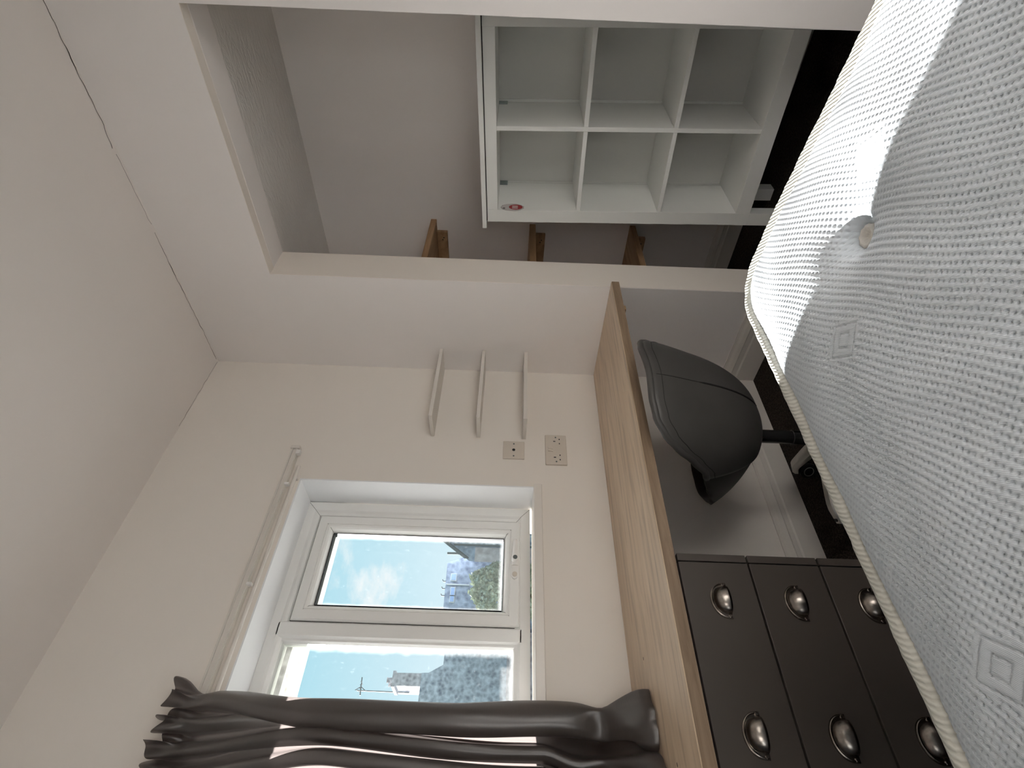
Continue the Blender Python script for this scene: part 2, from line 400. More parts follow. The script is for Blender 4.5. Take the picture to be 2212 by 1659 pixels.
SY0, SY1, SZ0, SZ1 = -1.0865, -0.689, 1.050, 1.824
sash = empty('sash', (0, 0, 0)); sash.parent = win
bm = bmesh.new()
mitred(bm, SY0, SY1, SZ0, SZ1, [(0, -.205), (0, -.152), (.004, -.146), (.034, -.146), (.035, -.149), (.037, -.149), (.038, -.147), (.044, -.150), (.050, -.156), (.058, -.174), (.060, -.205)])
obj('sash_frame', bm, M_upvc, sash)
bm = bmesh.new(); mitred(bm, SY0 - .002, SY1 + .002, SZ0 - .002, SZ1 + .002, [(0, -.165), (0, -.1605), (.004, -.1605), (.004, -.165)]); obj('seal', bm, M_rubber, sash)
def mitre_lines(par, y0, y1, z0, z1, pr_):
    for (cy, cz, sy, sz) in ((y0, z0, 1, 1), (y1, z0, -1, 1), (y1, z1, -1, -1), (y0, z1, 1, -1)):
        bm_ = bmesh.new(); rows_ = []
        for d_, x_ in pr_:
            p_ = Vector((x_ + .0004, cy + sy * d_, cz + sz * d_)); n_ = Vector((0, sz * .0006, -sy * .0006)); rows_.append([p_ - n_, p_ + n_])
        grid(bm_, rows_); obj('mitre_joint', bm_, M_joint, par)
mitre_lines(sash, SY0, SY1, SZ0, SZ1, [(.004, -.147), (.036, -.147), (.040, -.151), (.050, -.154), (.058, -.172)])
mitre_lines(win, FY0, FY1, FZ0, FZ1, [(0, -.15), (.034, -.15), (.042, -.156), (.052, -.160), (.056, -.166)])
bm = bmesh.new(); mitred(bm, SY0 + .060, SY1 - .060, SZ0 + .060, SZ1 - .060, [(0, -.200), (0, -.172), (.0022, -.172), (.0022, -.200)]); obj('glazing_gasket', bm, M_rubber, sash)
obj('glass_pane', nb((-.192, -.186, SY0 + .055, SY1 - .055, SZ0 + .055, SZ1 - .055)), M_glass, sash)
LY0, LY1, LZ0, LZ1 = FY0 + .056, -1.148, FZ0 + .048, FZ1 - .050
bm = bmesh.new(); mitred(bm, LY0 - .012, LY1 + .004, LZ0 - .012, LZ1 + .012, [(0, -.205), (0, -.160), (.006, -.160), (.012, -.172), (.012, -.205)]); obj('glazing_bead', bm, M_upvc, win)
bm = bmesh.new(); mitred(bm, LY0, LY1, LZ0, LZ1, [(0, -.200), (0, -.172), (.003, -.172), (.003, -.200)]); obj('glazing_gasket', bm, M_rubber, win)
obj('glass_pane', nb((-.192, -.186, LY0 - .005, LY1 + .005, LZ0 - .005, LZ1 + .005)), M_glass, win)
# lever handle on the sash's bottom rail
hd = empty('window_handle', (0, 0, 0)); hd.parent = sash
hz = 1.068
bm = bmesh.new()
prism(bm, [(-.925 + .012 * (1 - math.cos(a)) if False else -.905 - .017 * math.cos(a), hz + .0125 * math.sin(a)) for a in [k * math.pi / 6 - math.pi / 2 for k in range(7)]]
      + [(-.84, hz + .0125), (-.84, hz - .0125)], lambda q: (-.148, q[0], q[1]), lambda q: (-.138, q[0], q[1]))
obj('base_plate', bm, M_white, hd)
bm = bmesh.new()
rows = []
for i in range(9):
    t = i / 8; y = -.872 + t * .092; wd = .013 - .006 * t; xo = -.118 - .012 * (1 - t) + .004 * t
    rows.append([(xo - .008, y, hz - wd), (xo, y, hz - wd * .6), (xo + .003, y, hz), (xo, y, hz + wd * .6), (xo - .008, y, hz + wd)])
V = grid(bm, rows)
for r_ in (V[0], V[-1]): bm.faces.new(r_)
for a_, b_2 in zip(V, V[1:]): bm.faces.new((a_[0], a_[4], b_2[4], b_2[0]))
obj('lever', bm, M_white, hd, True, angle=50)
bm = bmesh.new(); lathe(bm, [(.013, -.142), (.013, -.118), (.010, -.113)], (0, -.852, hz), 'X', 20); obj('boss', bm, M_white, hd, True, angle=40)
bm = bmesh.new(); lathe(bm, [(.008, -.114), (.008, -.1115)], (0, -.852, hz), 'X', 16); obj('key_cylinder', bm, M_pipe, hd)
bm = bmesh.new(); lathe(bm, [(.009, -.138), (.009, -.134), (.006, -.132)], (0, -.906, hz), 'X', 16); obj('screw_cap', bm, M_plate, hd)
# sill board
sb = struct('window_sill', nb((-0.152, 0.022, WY0 - .02, WY1 + .001, WZ0 - 0.03, WZ0), bev=.003), M_gloss)

w3 = empty('added_window', (-0.15, -2.66, W3Z0)); w3['kind'] = 'structure'  # added behind the camera, admits extra sun for bounce light
bm = bmesh.new(); mitred(bm, W3Y0, W3Y1, W3Z0, W3Z1, [(0, -.215), (0, -.15), (.05, -.15), (.058, -.166), (.058, -.215)]); obj('outer_frame', bm, M_upvc, w3)
obj('glass_pane', nb((-.192, -.186, W3Y0 + .05, W3Y1 - .05, W3Z0 + .05, W3Z1 - .05)), M_glass, w3)
# ------------------------------------------------------------------ curtain rail and rod over the window
rail = empty('curtain_rail', (0.015, -1.1, 1.94))
tag(rail, 'slim white curtain track with small gliders running along the wall above the window', 'curtain rail')
obj('track', nb((0.0, 0.020, -1.95, -0.50, 1.927, 1.955), (0.020, 0.024, -1.95, -0.50, 1.929, 1.937), (0.020, 0.024, -1.95, -0.50, 1.947, 1.953)), M_shelf_w, rail)
obj('end_cap', nb((0.0, 0.028, -0.50, -0.486, 1.922, 1.958), bev=.003), M_shelf_w, rail)
for gy in (-.512, -.520, -.663, -1.045):
    obj('glider', nb((0.010, 0.028, gy - .005, gy + .005, 1.914, 1.930), bev=.001), M_white, rail)
rod = empty('curtain_rod', (0.03, -1.1, 1.90))
tag(rod, 'thin glossy white rod just under the curtain track above the window head', 'curtain rod')
bm = bmesh.new(); tube(bm, [(.026, -.585, 1.899), (.026, -1.95, 1.899)], .0065, 10); obj('bar', bm, M_gloss, rod, True, angle=40)
for ry in (-.63, -1.62):
    bm = bmesh.new(); tube(bm, [(0, ry, 1.899), (.026, ry, 1.899)], .004, 8); obj('bracket', bm, M_gloss, rod)

# ------------------------------------------------------------------ curtain, drawn back on the left of the window
# control points: (middle X,Y) (top X,Y) (hem X,Y)
cp = [((.060, -1.362), (.060, -1.362), (.175, -1.395)), ((.088, -1.369), (.085, -1.372), (.215, -1.368)), ((.110, -1.386), (.100, -1.384), (.228, -1.392)),
      ((.122, -1.412), (.104, -1.398), (.246, -1.425)), ((.118, -1.440), (.088, -1.410), (.252, -1.455)), ((.096, -1.455), (.060, -1.412), (.250, -1.480)),
      ((.070, -1.430), (.050, -1.420), (.235, -1.500)), ((.052, -1.380), (.072, -1.432), (.205, -1.505)), ((.040, -1.374), (.100, -1.440), (.190, -1.490)),
      ((.044, -1.430), (.104, -1.454), (.190, -1.480)), ((.048, -1.462), (.082, -1.466), (.200, -1.490)), ((.056, -1.486), (.056, -1.468), (.228, -1.505)),
      ((.090, -1.496), (.054, -1.480), (.256, -1.520)), ((.118, -1.506), (.090, -1.490), (.270, -1.535)), ((.120, -1.526), (.106, -1.506), (.280, -1.552)),
      ((.094, -1.538), (.090, -1.520), (.276, -1.575)), ((.062, -1.508), (.056, -1.522), (.255, -1.590)), ((.052, -1.498), (.054, -1.534), (.235, -1.580)),
      ((.056, -1.548), (.092, -1.544), (.232, -1.580)), ((.098, -1.556), (.108, -1.560), (.256, -1.595)), ((.124, -1.570), (.090, -1.574), (.276, -1.612)),
      ((.120, -1.592), (.058, -1.578), (.274, -1.634)), ((.084, -1.590), (.060, -1.592), (.250, -1.650)), ((.056, -1.562), (.098, -1.602), (.232, -1.640)),
      ((.060, -1.606), (.108, -1.618), (.240, -1.650)), ((.104, -1.630), (.084, -1.630), (.268, -1.668)), ((.122, -1.650), (.058, -1.636), (.276, -1.695)),
      ((.098, -1.655), (.066, -1.650), (.256, -1.720)), ((.062, -1.625), (.102, -1.662), (.240, -1.720)), ((.070, -1.700), (.090, -1.684), (.250, -1.750)),
      ((.110, -1.716), (.060, -1.700), (.262, -1.775)), ((.100, -1.745), (.080, -1.720), (.250, -1.800)), ((.066, -1.750), (.100, -1.740), (.240, -1.815))]
def cat(p0, p1, p2, p3, t):
    return 0.5 * ((2 * p1) + (-p0 + p2) * t + (2 * p0 - 5 * p1 + 4 * p2 - p3) * t * t + (-p0 + 3 * p1 - 3 * p2 + p3) * t ** 3)
def spl(k, j, u):
    n = len(cp) - 1; i = min(int(u), n - 1); t = u - i
    q = [cp[max(0, min(n, i + d))][k][j] for d in (-1, 0, 1, 2)]
    return cat(*q, t)
ZT, ZB, ZD = 1.985, 0.7305, 0.727
rows = []
NZ, SUB = 96, 7
for iz in range(NZ + 1):
    t = iz / NZ; row = []
    for iu in range((len(cp) - 1) * SUB + 1):
        u = iu / SUB
        z = ZT + (ZB - ZT) * t
        wt_ = sstep(1.52, 1.93, z); wh = sstep(0.845, 0.738, z)
        x = spl(0, 0, u) * (1 - wt_) + spl(1, 0, u) * wt_; y = spl(0, 1, u) * (1 - wt_) + spl(1, 1, u) * wt_
        dr = 0.034 * sstep(1.02, 1.75, z)
        y += (dr * sstep(4.2, 6.0, u) * (1 - 0.95 * math.exp(-((u - 7.5) / 1.3) ** 4)) + (0.025 * sstep(8.5, 11.5, u) + .012 * sstep(15, 17, u)) * sstep(.9, 1.0, z)) * (1 - wt_)
        # buckle just above the desk, then the hem kicks out over the worktop
        bk = math.exp(-((z - 0.835) / 0.05) ** 2)
        x += 0.018 * bk * math.sin(u * 1.1 + 0.6); y -= 0.026 * bk * math.exp(-u / 3)
        x = x * (1 - wh) + spl(2, 0, u) * wh; y = y * (1 - wh) + spl(2, 1, u) * wh
        # gathered heading frills, the tops step back to the left
        hf = sstep(1.90, 1.975, z)
        x += hf * 0.016 * math.sin(u * 3.4 + 0.8 * math.sin(u)) + 0.006 * hf
        y += hf * 0.008 * math.sin(u * 2.3 + 1.1) + sstep(1.93, 1.985, z) * 0.022 * math.exp(-u / 2.5) - 0.010 * math.exp(-((z - 1.915) / .022) ** 2) * math.exp(-u / 3)
        cin = math.exp(-((z - 1.905) / 0.016) ** 2); x -= 0.012 * cin * (0.5 + 0.5 * math.sin(u * 2.9))
        y -= 0.013 * sstep(1.85, 1.60, z) * sstep(0.95, 1.25, z) * math.exp(-u / 9)
        # creases
        f = noise.noise(Vector((u * 0.55, z * 5.0, 3.1))); x += 0.007 * f * (1 - hf); y += 0.004 * noise.noise(Vector((u * 0.7, z * 4.0, 9.0)))
        if z < 0.80: x += 0.010 * noise.noise(Vector((u * 0.9, z * 26, 4.0)))
        zz = z + hf * 0.010 * math.sin(u * 2.0 + 0.5) * t * 0 + sstep(1.95, 1.985, z) * 0.012 * math.sin(u * 1.9 + 0.6)
        row.append((max(x, 0.032), y, zz))
    rows.append(row)
bm = bmesh.new(); grid(bm, rows)
cur = obj('curtain', bm, M_curtain, None, True)
tag(cur, 'taupe satin curtain drawn back in folds, its hem spread on the worktop', 'curtain')

# ------------------------------------------------------------------ small wall shelves in the corner
SH = [(1.4175, 'topmost of the three small white shelves in the corner by the window'), (1.230, 'middle one of the three small white shelves in the corner by the window'),
      (1.044, 'lowest of the three small white corner shelves, just above the aerial plate')]
proto = None
for i, (z, lab) in enumerate(SH):
    if proto is None:
        bm = nb((0.0, 0.127, -0.395, -0.0005, -0.0075, 0.0075), bev=.0012)
        proto = obj('wall_shelf', bm, M_shelf_w); s = proto
    else:
        s = proto.copy(); COL.objects.link(s)
    s.location = (0.0006, 0, z); tag(s, lab, 'shelf', 'small white corner shelves')

# ------------------------------------------------------------------ sockets
pl = empty('aerial_socket', (0.0, -0.455, 1.085)); tag(pl, 'square cream aerial socket plate with one black hole under the lowest white shelf', 'socket')
obj('plate', nb((0.0, 0.007, -0.4985, -0.4115, 1.042, 1.128), bev=.0022), M_plate, pl)
bm = bmesh.new(); lathe(bm, [(.0062, .0068), (.0062, .0076)], (0, -.455, 1.085), 'X', 18); obj('aerial_hole', bm, M_black, pl)
for sy in (-.425, -.485):
    bm = bmesh.new(); lathe(bm, [(.0034, .0068), (.0034, .0074)], (0, sy, 1.085), 'X', 12); obj('screw', bm, M_pipe, pl)
ds = empty('double_socket', (0.0, -0.448, 0.916)); tag(ds, 'cream double mains socket low on the wall just above the oak worktop', 'socket')
obj('plate', nb((0.0, 0.011, -0.5215, -0.3745, 0.873, 0.959), bev=.003), M_plate, ds)
for s_ in (-1, 1):
    cy = -0.448 + s_ * .040
    obj('earth_pin_hole', nb((0.0105, 0.0116, cy - .002 + s_ * 0, cy + .002, .917, .926)), M_black, ds)
    for q in (-1, 1): obj('pin_hole', nb((0.0105, 0.0116, cy + q * .011 - .003, cy + q * .011 + .003, .899, .903)), M_black, ds)
    bm = bmesh.new(); lathe(bm, [(.0034, .0108), (.0034, .0116)], (0, -0.448 + s_ * .0605, .916), 'X', 12); obj('screw', bm, M_pipe, ds)
for q in (-1, 1):
    bm = bmesh.new(); pts = [(0.011, .928), (0.0125, .928), (0.0165, .948), (0.011, .948)]
    prism(bm, pts, lambda p: (p[0], -.448 + q * .0065 - .006, p[1]), lambda p: (p[0], -.448 + q * .0065 + .006, p[1])); obj('rocker_switch', bm, M_plate, ds)

# ------------------------------------------------------------------ desk worktop
desk = empty('desk_worktop', (0.25, -1.1, 0.71)); tag(desk, 'long oak effect worktop running under the window from corner to curtain', 'worktop')
DZ = 0.727
bm = nb((0.0008, 0.513, -2.5, -0.0008, 0.695, DZ), bev=.0025); obj('top', bm, M_oak, desk)
M_edge = NG('oak_edge'); M_edge.set(Roughness=0.45, Specular_IOR_Level=0.4)
en = M_edge.noise(1.0, 5, 0.6, M_edge.mapped((30, 5, 60)), 0.8); M_edge.col(M_edge.ramp(en, [(0.3, (0.20, 0.135, 0.085)), (0.7, (0.34, 0.245, 0.165))]))
obj('front_edge_band', nb((0.5128, 0.5140, -2.5, -0.0009, 0.6965, DZ - .0022)), M_edge.m, desk)
obj('wall_batten', nb((0.02, 0.40, -0.026, -0.0006, 0.650, 0.6948), bev=.001), M_pine, desk)
for (kx, ky) in ((.192, -1.287), (.353, -1.551)):
    bm = bmesh.new(); lathe(bm, [(.0045, DZ - .0005), (.0045, DZ + .0004)], (kx, ky, 0), 'Z', 10)
    for v_ in bm.verts: v_.co.x = kx + (v_.co.x - kx) * 0.45 
    obj('screw_hole', bm, M_black, desk)

# ------------------------------------------------------------------ drawer unit under the desk
RX, RY0, RY1 = 0.444, -1.111, -1.656
du = empty('drawer_unit', (0.22, -1.38, 0.0)); tag(du, 'dark taupe drawer unit with pewter cup handles under the worktop', 'drawers')
obj('carcass', nb((0.02, RX - .020, RY1, RY0 - .001, 0.10, 0.668), (0.02, RX - .03, RY1 + .02, RY0 - .02, .668, .694), (0.05, RX - .06, RY1 + .02, RY0 - .02, 0.0, 0.10)), M_carcass, du)
def cup_handle(parent, y, z):
    h_ = empty('cup_handle', (0, 0, 0)); h_.parent = parent
    return h_
def dome_bm(y, z):
    bm = bmesh.new(); rows = []
    n, m = 18, 10
    for i in range(n + 1):
        a = math.pi * i / n; row = []           # across the width
        for j in range(m + 1):
            b = (math.pi * 0.5) * j / m          # from the plate at the top, round to the front lip
            row.append((RX + .003 + 0.024 * math.sin(b) * math.sin(a) ** 0.8, y + .033 * math.cos(a), z - .014 + .034 * math.cos(b) * math.sin(a) ** 0.75 - .004 * math.sin(b)))
        rows.append(row)
    grid(bm, rows); return bm
def flange_bm(y, z):
    bm = bmesh.new(); n = 28; o = []; 
    for i in range(n + 1):
        a = math.pi * i / n
        o.append((y + .0435 * math.cos(a), z - .016 + .040 * math.sin(a) ** 0.85))
    o += [(y - .0435, z - .0205), (y + .0435, z - .0205)]
    prism(bm, o, lambda q: (RX, q[0], q[1]), lambda q: (RX + .0028, q[0], q[1]))
    return bm
def bead_bm(y, z):
    bm = bmesh.new(); pts = []
    for i in range(25):
        a = math.pi * i / 24; pts.append((RX + .0032, y + .0400 * math.cos(a), z - .015 + .0365 * math.sin(a) ** 0.85))
    tube(bm, pts, .0016, 6); return bm
for k, (z0, z1) in enumerate(((0.4905, 0.667), (0.3085, 0.4855), (0.1265, 0.3035))):
    d = obj('drawer', nb((RX - .019, RX, RY1 + .026, RY0 - .0225, z0, z1), (RX - .019, RX, RY0 - .0195, RY0, z0, z1), (RX - .019, RX, RY1, RY1 + .023, z0, z1), bev=.0012), M_drawer, du)
    hzz = (.583, .402, .220)[k]
    for hy in (-1.232, -1.512):
        d2 = obj('cup_handle', dome_bm(hy, hzz), M_pewter, d, True, angle=60)
        # flange, bead and screws are joined to the pull itself
        for f_ in (flange_bm(hy, hzz), bead_bm(hy, hzz)):
            off = root_loc(d)
            for v_ in f_.verts: v_.co -= off
            bmesh.ops.recalc_face_normals(f_, faces=f_.faces)
            me2 = bpy.data.meshes.new('t'); f_.to_mesh(me2); f_.free()
            bmj = bmesh.new(); bmj.from_mesh(d2.data); bmj.from_mesh(me2); bmj.to_mesh(d2.data); bmj.free(); bpy.data.meshes.remove(me2)
        for s_ in (-1, 1):
            f_ = bmesh.new(); lathe(f_, [(.0048, RX + .0026), (.0048, RX + .0038), (.003, RX + .0052)], (0, hy + s_ * .0378, hzz - .014), 'X', 12)
            off = root_loc(d)
            for v_ in f_.verts: v_.co -= off
            bmesh.ops.recalc_face_normals(f_, faces=f_.faces)
            me2 = bpy.data.meshes.new('t'); f_.to_mesh(me2); f_.free()
            bmj = bmesh.new(); bmj.from_mesh(d2.data); bmj.from_mesh(me2); bmj.to_mesh(d2.data); bmj.free(); bpy.data.meshes.remove(me2)
        sol = d2.modifiers.new('s', 'SOLIDIFY'); sol.thickness = .0012; sol.offset = -1

# ------------------------------------------------------------------ office chair (faces the desk)
CX, CY = 0.40, -0.67
ch = empty('office_chair', (CX, CY, 0.0)); tag(ch, 'grey leatherette tub desk chair on castors pushed up to the worktop', 'chair')
OX, OY = 0.02, 0.018                     # tub centre relative to the stem
def plan(phi):                           # plan radius of the rim, phi = 0 at the middle of the back
    c, s_ = math.cos(phi), math.sin(phi)
    a = 0.228 if c > 0 else 0.465
    b = 0.27
    n = 2.3
    return 1.0 / ((abs(c) / a) ** n + (abs(s_) / b) ** n) ** (1 / n)
RIM = [(0, .711), (25, .716), (38, .708), (48, .682), (56, .645), (64, .598), (75, .550), (92, .520), (110, .490), (130, .450), (155, .420), (180, .415)]
def rim_h(phi):
    d = abs(math.degrees(math.atan2(math.sin(phi), math.cos(phi))))
    for (a, ha), (b, hb) in zip(RIM, RIM[1:]):
        if a <= d <= b:
            t = (d - a) / (b - a); t = t * t * (3 - 2 * t) * 0.4 + t * 0.6; return ha + (hb - ha) * t
    return RIM[-1][1]
Z0 = 0.325
HC = 0.40
def bowl(phi, v, inset=0.0, dz=0.0):
    q = min(1.0, (rim_h(phi) - Z0) / HC)
    th = v * math.acos((1 - q) ** (1 / 1.15))
    r = max(0.0, plan(phi) - inset) * math.sin(th) ** 0.72
    flare = 1 + 0.05 * max(0, (rim_h(phi) - .60)) / .10 * sstep(0.70, 1.0, v)
    z = Z0 + dz + (HC - dz) * (1 - math.cos(th) ** 1.15)
    return (OX + r * flare * math.cos(phi), OY + r * flare * math.sin(phi), z)
NP, NT = 96, 22
def bowl_part(p0, p1, inset, dz, n=NP, th0=0.0, th1=1.0):
    bm = bmesh.new(); rows = []
    for i in range(n + 1):
        phi = p0 + (p1 - p0) * i / n
        rows.append([bowl(phi, th0 + (th1 - th0) * j / NT, inset, dz) for j in range(NT + 1)])
    grid(bm, rows); bmesh.ops.remove_doubles(bm, verts=bm.verts, dist=1e-5); return bm
BA = R(80)
o = obj('backrest', bowl_part(-BA, BA, 0, 0, 72, 0.10), M_leather, ch, True, local=True)
sd = o.modifiers.new('s', 'SOLIDIFY'); sd.thickness = .020
sd.offset = -1
o['label'] = 'dark grey backrest shell'
o = obj('seat_shell', bowl_part(BA - R(2), 2 * math.pi - BA + R(2), 0.012, 0.004, 80), M_leather_shade, ch, True, local=True)
sd = o.modifiers.new('s', 'SOLIDIFY'); sd.thickness = .022; sd.offset = -1
o['label'] = 'dark seat shell, shade put into its colour'
bm = bmesh.new(); rows = []
for i in range(49):
    phi = 2 * math.pi * i / 48
    rows.append([(OX + r_ * (.52 * min(plan(phi), .32)) * math.cos(phi), OY + r_ * (.52 * min(plan(phi), .32)) * math.sin(phi), .412 + .018 * (1 - r_ ** 4) if k_ < 6 else .375) for k_, r_ in enumerate((0, .3, .6, .85, .95, 1.0, .88))])
grid(bm, rows); bmesh.ops.remove_doubles(bm, verts=bm.verts, dist=1e-5); obj('seat_cushion', bm, M_leather_shade, ch, True, local=True)
# piped rim
bm = bmesh.new(); pts = []
for i in range(61):
    phi = -BA + 2 * BA * i / 60; p = bowl(phi, 1.0, .008, 0); pts.append((p[0], p[1], p[2] - .002))
tube(bm, pts, .0105, 10); obj('rim_piping', bm, M_leather, ch, True, local=True)
bm = bmesh.new(); pts = []
for i in range(61):
    phi = -BA + 2 * BA * i / 60; p = bowl(phi, .93, -.0003, 0); pts.append(p)
tube(bm, pts, .0011, 5); obj('stitch_line', bm, M_stitch, ch, False, local=True)
# centre seam with its open slot
bm = bmesh.new(); pts = [bowl(R(-4), .96 - .034 * i, -.0005, 0) for i in range(22)]
tube(bm, pts, [.0010 if i < 8 else .0032 if i < 20 else .0015 for i in range(22)], 6); obj('back_seam', bm, M_stitch, ch, True, local=True)
bm = bmesh.new(); lathe(bm, [(.0235, .075), (.0235, .20), (.0215, .202), (.0215, .31)], (0, 0, 0), 'Z', 24); obj('gas_lift', bm, M_gas, ch, True, local=True, angle=40)
obj('seat_plate', nb((-.04, .04, -.035, .035, .310, .328), bev=.003), M_gas, ch, local=True)
bm = bmesh.new(); lathe(bm, [(.03, .055), (.042, .06), (.042, .108), (.028, .118)], (0, 0, 0), 'Z', 24); obj('base_hub', bm, M_alu, ch, True, local=True, angle=40)
for k in range(5):
    a = R(166 + 72 * k); ca, sa = math.cos(a), math.sin(a)
    def pt(r, s_, z): return (r * ca - s_ * sa, r * sa + s_ * ca, z)
    bm = bmesh.new(); rows = []
    for i in range(13):
        t = i / 12; r = .03 + .235 * t; wd = .024 - .008 * t; zt = .112 - .020 * t ** 2 - (.018 * max(0, t - .8) / .2); zb = zt - .030 + .010 * t
        rows.append([pt(r, -wd, zb), pt(r, -wd, zt - .008), pt(r, -wd * .6, zt), pt(r, wd * .6, zt), pt(r, wd, zt - .008), pt(r, wd, zb)])
    V = grid(bm, rows)
    for r_ in (V[0], V[-1]): bm.faces.new(r_)
    lg = obj('leg', bm, M_alu, ch, True, local=True, angle=45)
    cs = empty('castor', (0, 0, 0)); cs.parent = lg
    r0 = .252
    bm = bmesh.new()
    # twin wheels with hood, rolling sideways to the leg
    ang = a + R(40); wx, wy = math.cos(ang), math.sin(ang)
    c0 = Vector((r0 * ca, r0 * sa, .030))
    for s_ in (-1, 1):
        cc = c0 + Vector((-wy, wx, 0)) * (s_ * .014)
        prf = [(.006, -.009), (.024, -.009), (.0285, -.006), (.0285, .006), (.024, .009), (.006, .009)]
        rings = []
        for rr_, hh in prf:
            rings.append([bm.verts.new(cc + Vector((wx, wy, 0)) * rr_ * math.cos(2 * math.pi * q / 20) + Vector((0, 0, 1)) * rr_ * math.sin(2 * math.pi * q / 20) + Vector((-wy, wx, 0)) * hh) for q in range(20)])
        for r1_, r2_ in zip(rings, rings[1:]):
            for q in range(20): bm.faces.new((r1_[q], r1_[(q + 1) % 20], r2_[(q + 1) % 20], r2_[q]))
        bm.faces.new(rings[0][::-1]); bm.faces.new(rings[-1])
    tube(bm, [c0, c0 + Vector((0, 0, .052))], .008, 10)
    bpy.data.objects.remove(cs)
    obj('castor', bm, M_caster, lg, True, local=True, angle=40)
    for s_ in (-1, 1):
        bm = bmesh.new()
        cc = c0 + Vector((-wy, wx, 0)) * (s_ * .0235)
        tube(bm, [cc + Vector((wx, wy, 0)) * .0165 * math.cos(2 * math.pi * q / 20) + Vector((0, 0, 1)) * .0165 * math.sin(2 * math.pi * q / 20) for q in range(20)], .0016, 6, closed=True)
        obj('castor_ring', bm, M_ring, lg, True, local=True)

# ------------------------------------------------------------------ bookcase in the alcove (leans a touch)
bk = empty('cube_bookcase', (0.645, 0.25, 0.0), (0, -0.026, 0)); tag(bk, 'white cube bookcase of six open compartments standing in the alcove', 'bookcase')
def bb(name, *b, m=M_white_lam, bev=.001): return obj(name, nb(*b, bev=bev), m, bk, local=True)
D = 0.27
bb('side_panel', (0.0, 0.052, 0, D, 0.168, 1.2262))
bb('side_panel', (0.686, 0.738, 0, D, 0.168, 1.2262))
for ly in (0.0, D - .05):
    bb('leg', (0.0, 0.052, ly, ly + .05, 0.0, 0.1679)); bb('leg', (0.686, 0.738, ly, ly + .05, -0.018, 0.1679))
bb('top_panel', (-0.022, 0.760, -0.014, D + .01, 1.2295, 1.247))
bb('top_gap', (0.004, 0.734, 0.004, D, 1.2262, 1.2295), m=M_black, bev=0)
bb('top_rail', (0.0522, 0.6858, 0.0005, 0.28 - .02, 1.184, 1.226))
bb('bottom_panel', (0.0522, 0.6858, 0.0005, D, 0.168, 0.2245))
bb('divider', (0.3615, 0.3775, 0.002, D - .004, 0.2247, 1.1838))
for (x0, x1) in ((0.0523, 0.3613), (0.3777, 0.6857)):
    bb('shelf', (x0, x1, 0.004, D - .004, 0.851, 0.8668)); bb('shelf', (x0, x1, 0.004, D - .004, 0.525, 0.5408))
bb('back_panel', (0.04, 0.70, D - .0035, D - .0005, 0.20, 1.20), m=M_backboard, bev=0)
bb('back_batten', (0.378, 0.388, D - .010, D - .0036, 0.2247, 1.1838), m=M_white_lam, bev=0)
bb('groove', (0.0520, 0.0526, D - .022, D - .0205, 0.2247, 1.1838), m=M_backboard, bev=0)
M_zinc = plain('zinc_bracket', (0.30, 0.36, 0.35), 0.4, 0.8)
bb('corner_bracket', (0.053, 0.056, D - .045, D - .008, 1.150, 1.1838), m=M_zinc); bb('corner_bracket', (0.3585, 0.3613, D - .035, D - .012, 1.155, 1.1838), m=M_zinc)
bb('corner_bracket', (0.378, 0.381, D - .040, D - .010, 1.150, 1.1838), m=M_zinc)
# peeling sticker on the inner face of the left side panel: pale outline shape with a red roundel and two white bars
st = empty('sticker', (0.0522, 0.024, 1.125)); st.parent = bk; st['label'] = 'worn sticker with a red roundel and two white bars'
def disc(name, outline, x, m):
    bm = bmesh.new(); prism(bm, outline, lambda q: (x, q[0], q[1]), lambda q: (x + .0003, q[0], q[1])); return obj(name, bm, m, st, local=True)
M_red = plain('sticker_red', (0.30, 0.012, 0.018), 0.4); M_spaper = plain('sticker_white', (0.52, 0.49, 0.48), 0.45); M_sline = plain('sticker_outline', (0.14, 0.11, 0.11), 0.5)
def ell(cy, cz, a, b, n=20, wob=0.0): return [(cy + a * math.cos(2 * math.pi * i / n) * (1 + wob * math.sin(5 * i)), cz + b * math.sin(2 * math.pi * i / n) * (1 + wob * math.cos(3 * i))) for i in range(n)]
disc('sticker_edge', ell(0, 0.0, .030, .047, 24, .05), 0.0001, M_sline)
disc('sticker_paper', ell(0, 0.0, .0285, .0455, 24, .05), 0.0004, M_spaper)
disc('roundel', ell(0.001, -0.014, .021, .028), 0.0007, M_red)
for s_ in (-1, 1): disc('white_bar', [(s_ * .007 - .0042, -.022), (s_ * .007 + .0042, -.022), (s_ * .007 + .0042, .001), (s_ * .007 - .0042, .001)], 0.0010, M_spaper)
disc('sticker_mark', ell(-.010, .034, .006, .005, 10), 0.0010, M_sline)

